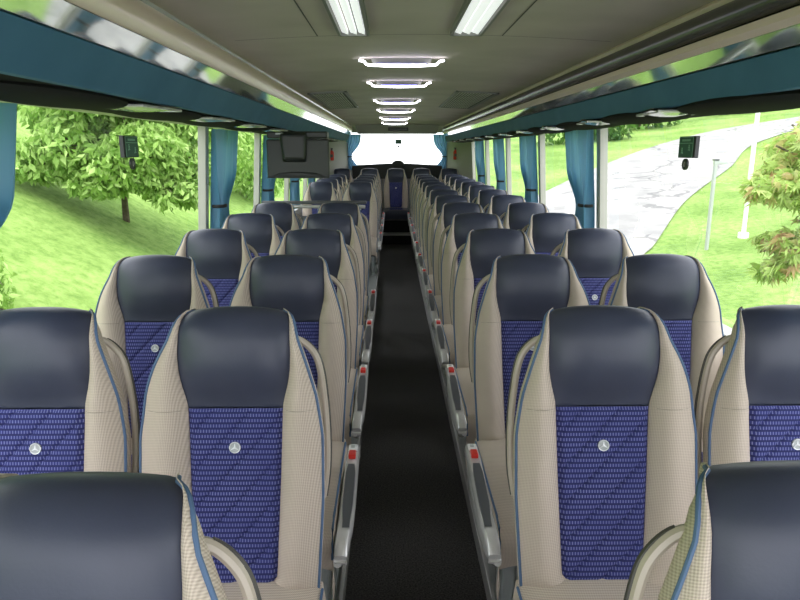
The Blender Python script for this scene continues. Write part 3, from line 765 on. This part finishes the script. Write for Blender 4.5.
# partition at the middle door, with rail
t = thing('partition', 'grey modesty partition with a silver rail at the middle door, behind the left seats', 'partition', (-.61, 5.45, -.09))
MB().box((-.47, 0, .15), (.40, .03, 1.0)).build('panel', 'charcoal', t, bevel=.01)
MB().tube([(-.46, -.0, 1.075), (-.40, -.0, 1.08), (.33, 0, 1.08), (.39, 0, 1.075)], .016, 10).build('rail', 'silver', t)
q = MB()
for x in (-.40, .0, .33): q.tube([(x, .015, 1.0), (x, .0, 1.075)], .009, 8)
q.build('rail_support', 'silver', t)
MB().box((-.47, -.02, 1.10), (.40, .05, 1.125)).build('table_top', 'charcoal', t, bevel=.006)
# ------------------------------------------------------------------ trees and posts outside
def leafy(mb, c, r, n, size, rnd, droop=.6, shell=.55, star=False):
    for i in range(n):
        while True:
            p = Vector((rnd.uniform(-1, 1), rnd.uniform(-1, 1), rnd.uniform(-1, 1)))
            if shell < p.length < 1: break
        p = Vector((c[0]+p.x*r[0], c[1]+p.y*r[1], c[2]+p.z*r[2]))
        d = Vector((rnd.uniform(-1, 1), rnd.uniform(-1, 1), rnd.uniform(-1-droop, .5-droop))).normalized()
        u = d.cross(Vector((rnd.uniform(-1, 1), rnd.uniform(-1, 1), rnd.uniform(-.2, 1)))).normalized(); nn = d.cross(u)
        s = size*rnd.uniform(.7, 1.25)
        if star:
            fs = []; vs = [p]
            for k, (an, ln) in enumerate(((-.95, .65), (-.45, .9), (0, 1), (.45, .9), (.95, .65))):
                for da, l2 in ((-.22, .42), (0, 1)):
                    vs.append(p+(d*cos(an+da)+u*sin(an+da))*s*(ln if l2 == 1 else .42)-nn*s*.12*abs(an))
            vs.append(p+(d*cos(1.2)+u*sin(1.2))*s*.35)
            mb.add(vs, [(0, k, k+1) for k in range(1, 11)])
        else:
            mb.add([p, p+d*s*.45+u*s*.24+nn*s*.06, p+d*s-nn*s*.1, p+d*s*.45-u*s*.24+nn*s*.06, p+d*s*.5-nn*s*.02],
                   [(0, 1, 4), (1, 2, 4), (2, 3, 4), (3, 0, 4)])
def tree(name, label, base, blobs, size, m, seed, trunk_r=.08, star=False, dens=1.0, branches=True):
    rnd = random.Random(seed)
    t = thing(name, label, 'tree' if 'tree' in name else 'shrub', base)
    mb = MB()
    for (c, r, n) in blobs:
        for k in range(max(3, int(7*1))):
            a = rnd.random()*2*pi; e = rnd.uniform(-1, 1)
            cc = (c[0]-base[0]+r[0]*.55*cos(a)*sqrt(1-e*e), c[1]-base[1]+r[1]*.55*sin(a)*sqrt(1-e*e), c[2]-base[2]+r[2]*.6*e)
            leafy(mb, cc, tuple(v*.52 for v in r), int(n*dens/7), size, rnd, star=star)
    mb.build('foliage', m, t, smooth=False)
    tm = MB(); top = Vector(blobs[0][0])-Vector(base)
    tm.tube([(0, 0, -.1), (top.x*.1, top.y*.1, top.z*.35), (top.x*.5, top.y*.5, top.z*.7), tuple(top)], [trunk_r, trunk_r*.8, trunk_r*.6, trunk_r*.3], 8)
    for (c, r, n) in blobs:
        for k in range(4):
            a = rnd.random()*2*pi
            e = Vector(c)-Vector(base)+Vector((r[0]*.7*cos(a), r[1]*.7*sin(a), r[2]*rnd.uniform(-.3, .7)))
            st_ = Vector((top.x*.5, top.y*.5, top.z*.7)); md = (st_+e)/2+Vector((0, 0, .1))
            tm.tube([st_, md, e], [trunk_r*.4, trunk_r*.25, trunk_r*.1], 5)
    tm.build('trunk', 'bark', t)
    return t
gA = H(-4.7, 11.6)
tree('walnut_tree', 'bright green broad-leaved tree on the bank outside the large left window', (-4.6, 11.3, H(-4.6, 11.3)),
     [((-4.3, 10.6, 1.55), (1.15, 1.2, .75), 2600), ((-5.1, 10.6, 1.75), (.8, 1, .7), 1500), ((-3.6, 10.9, 1.35), (.7, .9, .7), 1500), ((-4.4, 10.8, 2.35), (1.5, 1.3, .7), 2400), ((-3.2, 11.6, 2.0), (.7, 1, .8), 1300), ((-6.2, 11.6, 2.6), (.7, .9, .5), 700), ((-3.75, 10.6, 1.0), (.55, .7, .35), 800), ((-4.5, 10.3, 1.05), (.5, .6, .3), 500), ((-3.35, 10.4, .75), (.35, .5, .3), 350), ((-5.3, 10.2, 1.35), (.6, .7, .35), 600)], .16, 'leafA', 11, .065, dens=2)
tree('low_shrub', 'leafy shrub on the grass bank at the left edge of the photo', (-4.0, 6.3, H(-4.0, 6.3)),
     [((-3.95, 6.2, H(-4, 6.3)+.35), (.28, .4, .45), 500)], .10, 'leafA', 31, .03)
tree('leafy_tree', 'second green tree on the bank, seen between the left window pillars', (-5.4, 17.2, H(-5.4, 17.2)),
     [((-4.7, 17, 2.2), (1.6, 1.6, 1.3), 2600), ((-4.0, 19.5, 1.4), (1.2, 1.6, 1.3), 1800), ((-6.6, 18, 3.2), (1.5, 1.5, 1.0), 1500)], .18, 'leafA', 12, .12, dens=1.4)
tree('leafy_tree', 'dark green tree far behind the coach on the left', (-5.0, 27, H(-5.0, 27)),
     [((-4.8, 27, 1.6), (1.9, 2, 2.2), 2600)], .25, 'leafC', 13, .14)
tree('maple_tree', 'yellow-green maple boughs with reddish seeds outside the large right window', (5.9, 6.0, H(5.9, 6.0)),
     [((4.15, 6.1, 1.40), (.75, .7, .42), 1700), ((3.70, 6.0, 1.10), (.40, .5, .20), 500), ((4.4, 5.9, 1.72), (.75, .7, .30), 1100), ((3.75, 5.9, .58), (.36, .4, .17), 420), ((3.55, 5.9, .42), (.22, .3, .13), 160), ((4.3, 5.9, .78), (.45, .5, .24), 500), ((4.8, 6.0, 1.1), (.5, .6, .5), 700)], .135, 'leafB', 14, .09, star=True)
for i, (x, y, r) in enumerate(((11.5, 41, 1.9), (17.5, 47, 2.2), (25.5, 52, 2.6), (35, 53, 2.6))):
    tree('distant_shrub', 'dark green bushes on the hill beyond the road, %s from the left' % ['first', 'second', 'third', 'fourth'][i], (x, y, H(x, y)),
         [((x, y, H(x, y)+r*.7), (r*1.9, r, r), 1300)], .55, 'leafC', 20+i, .15)
# galvanised guide posts
t = thing('street_post', 'thin grey metal post with a short arm standing on the grass by the road', 'post', (7.25, 14.7, H(7.25, 14.7)))
MB().tube([(0, 0, -.1), (0, 0, 2.0)], .045, 10).build('pole', 'post', t)
MB().box((-.05, -.04, 1.93), (.24, .04, 2.01)).build('arm', 'post', t, bevel=.01)
MB().box((-.06, -.05, 2.01), (.06, .05, 2.04)).build('cap', 'charcoal', t)
t = thing('street_post', 'tall white post partly hidden behind the maple boughs', 'post', (8.45, 15.4, H(8.45, 15.4)))
MB().tube([(0, 0, -.1), (0, 0, 3.6)], .05, 10).build('pole', 'post_w', t)
MB().tube([(0, 0, -.05), (0, 0, .12)], .12, 10).build('foot', 'post_w', t)
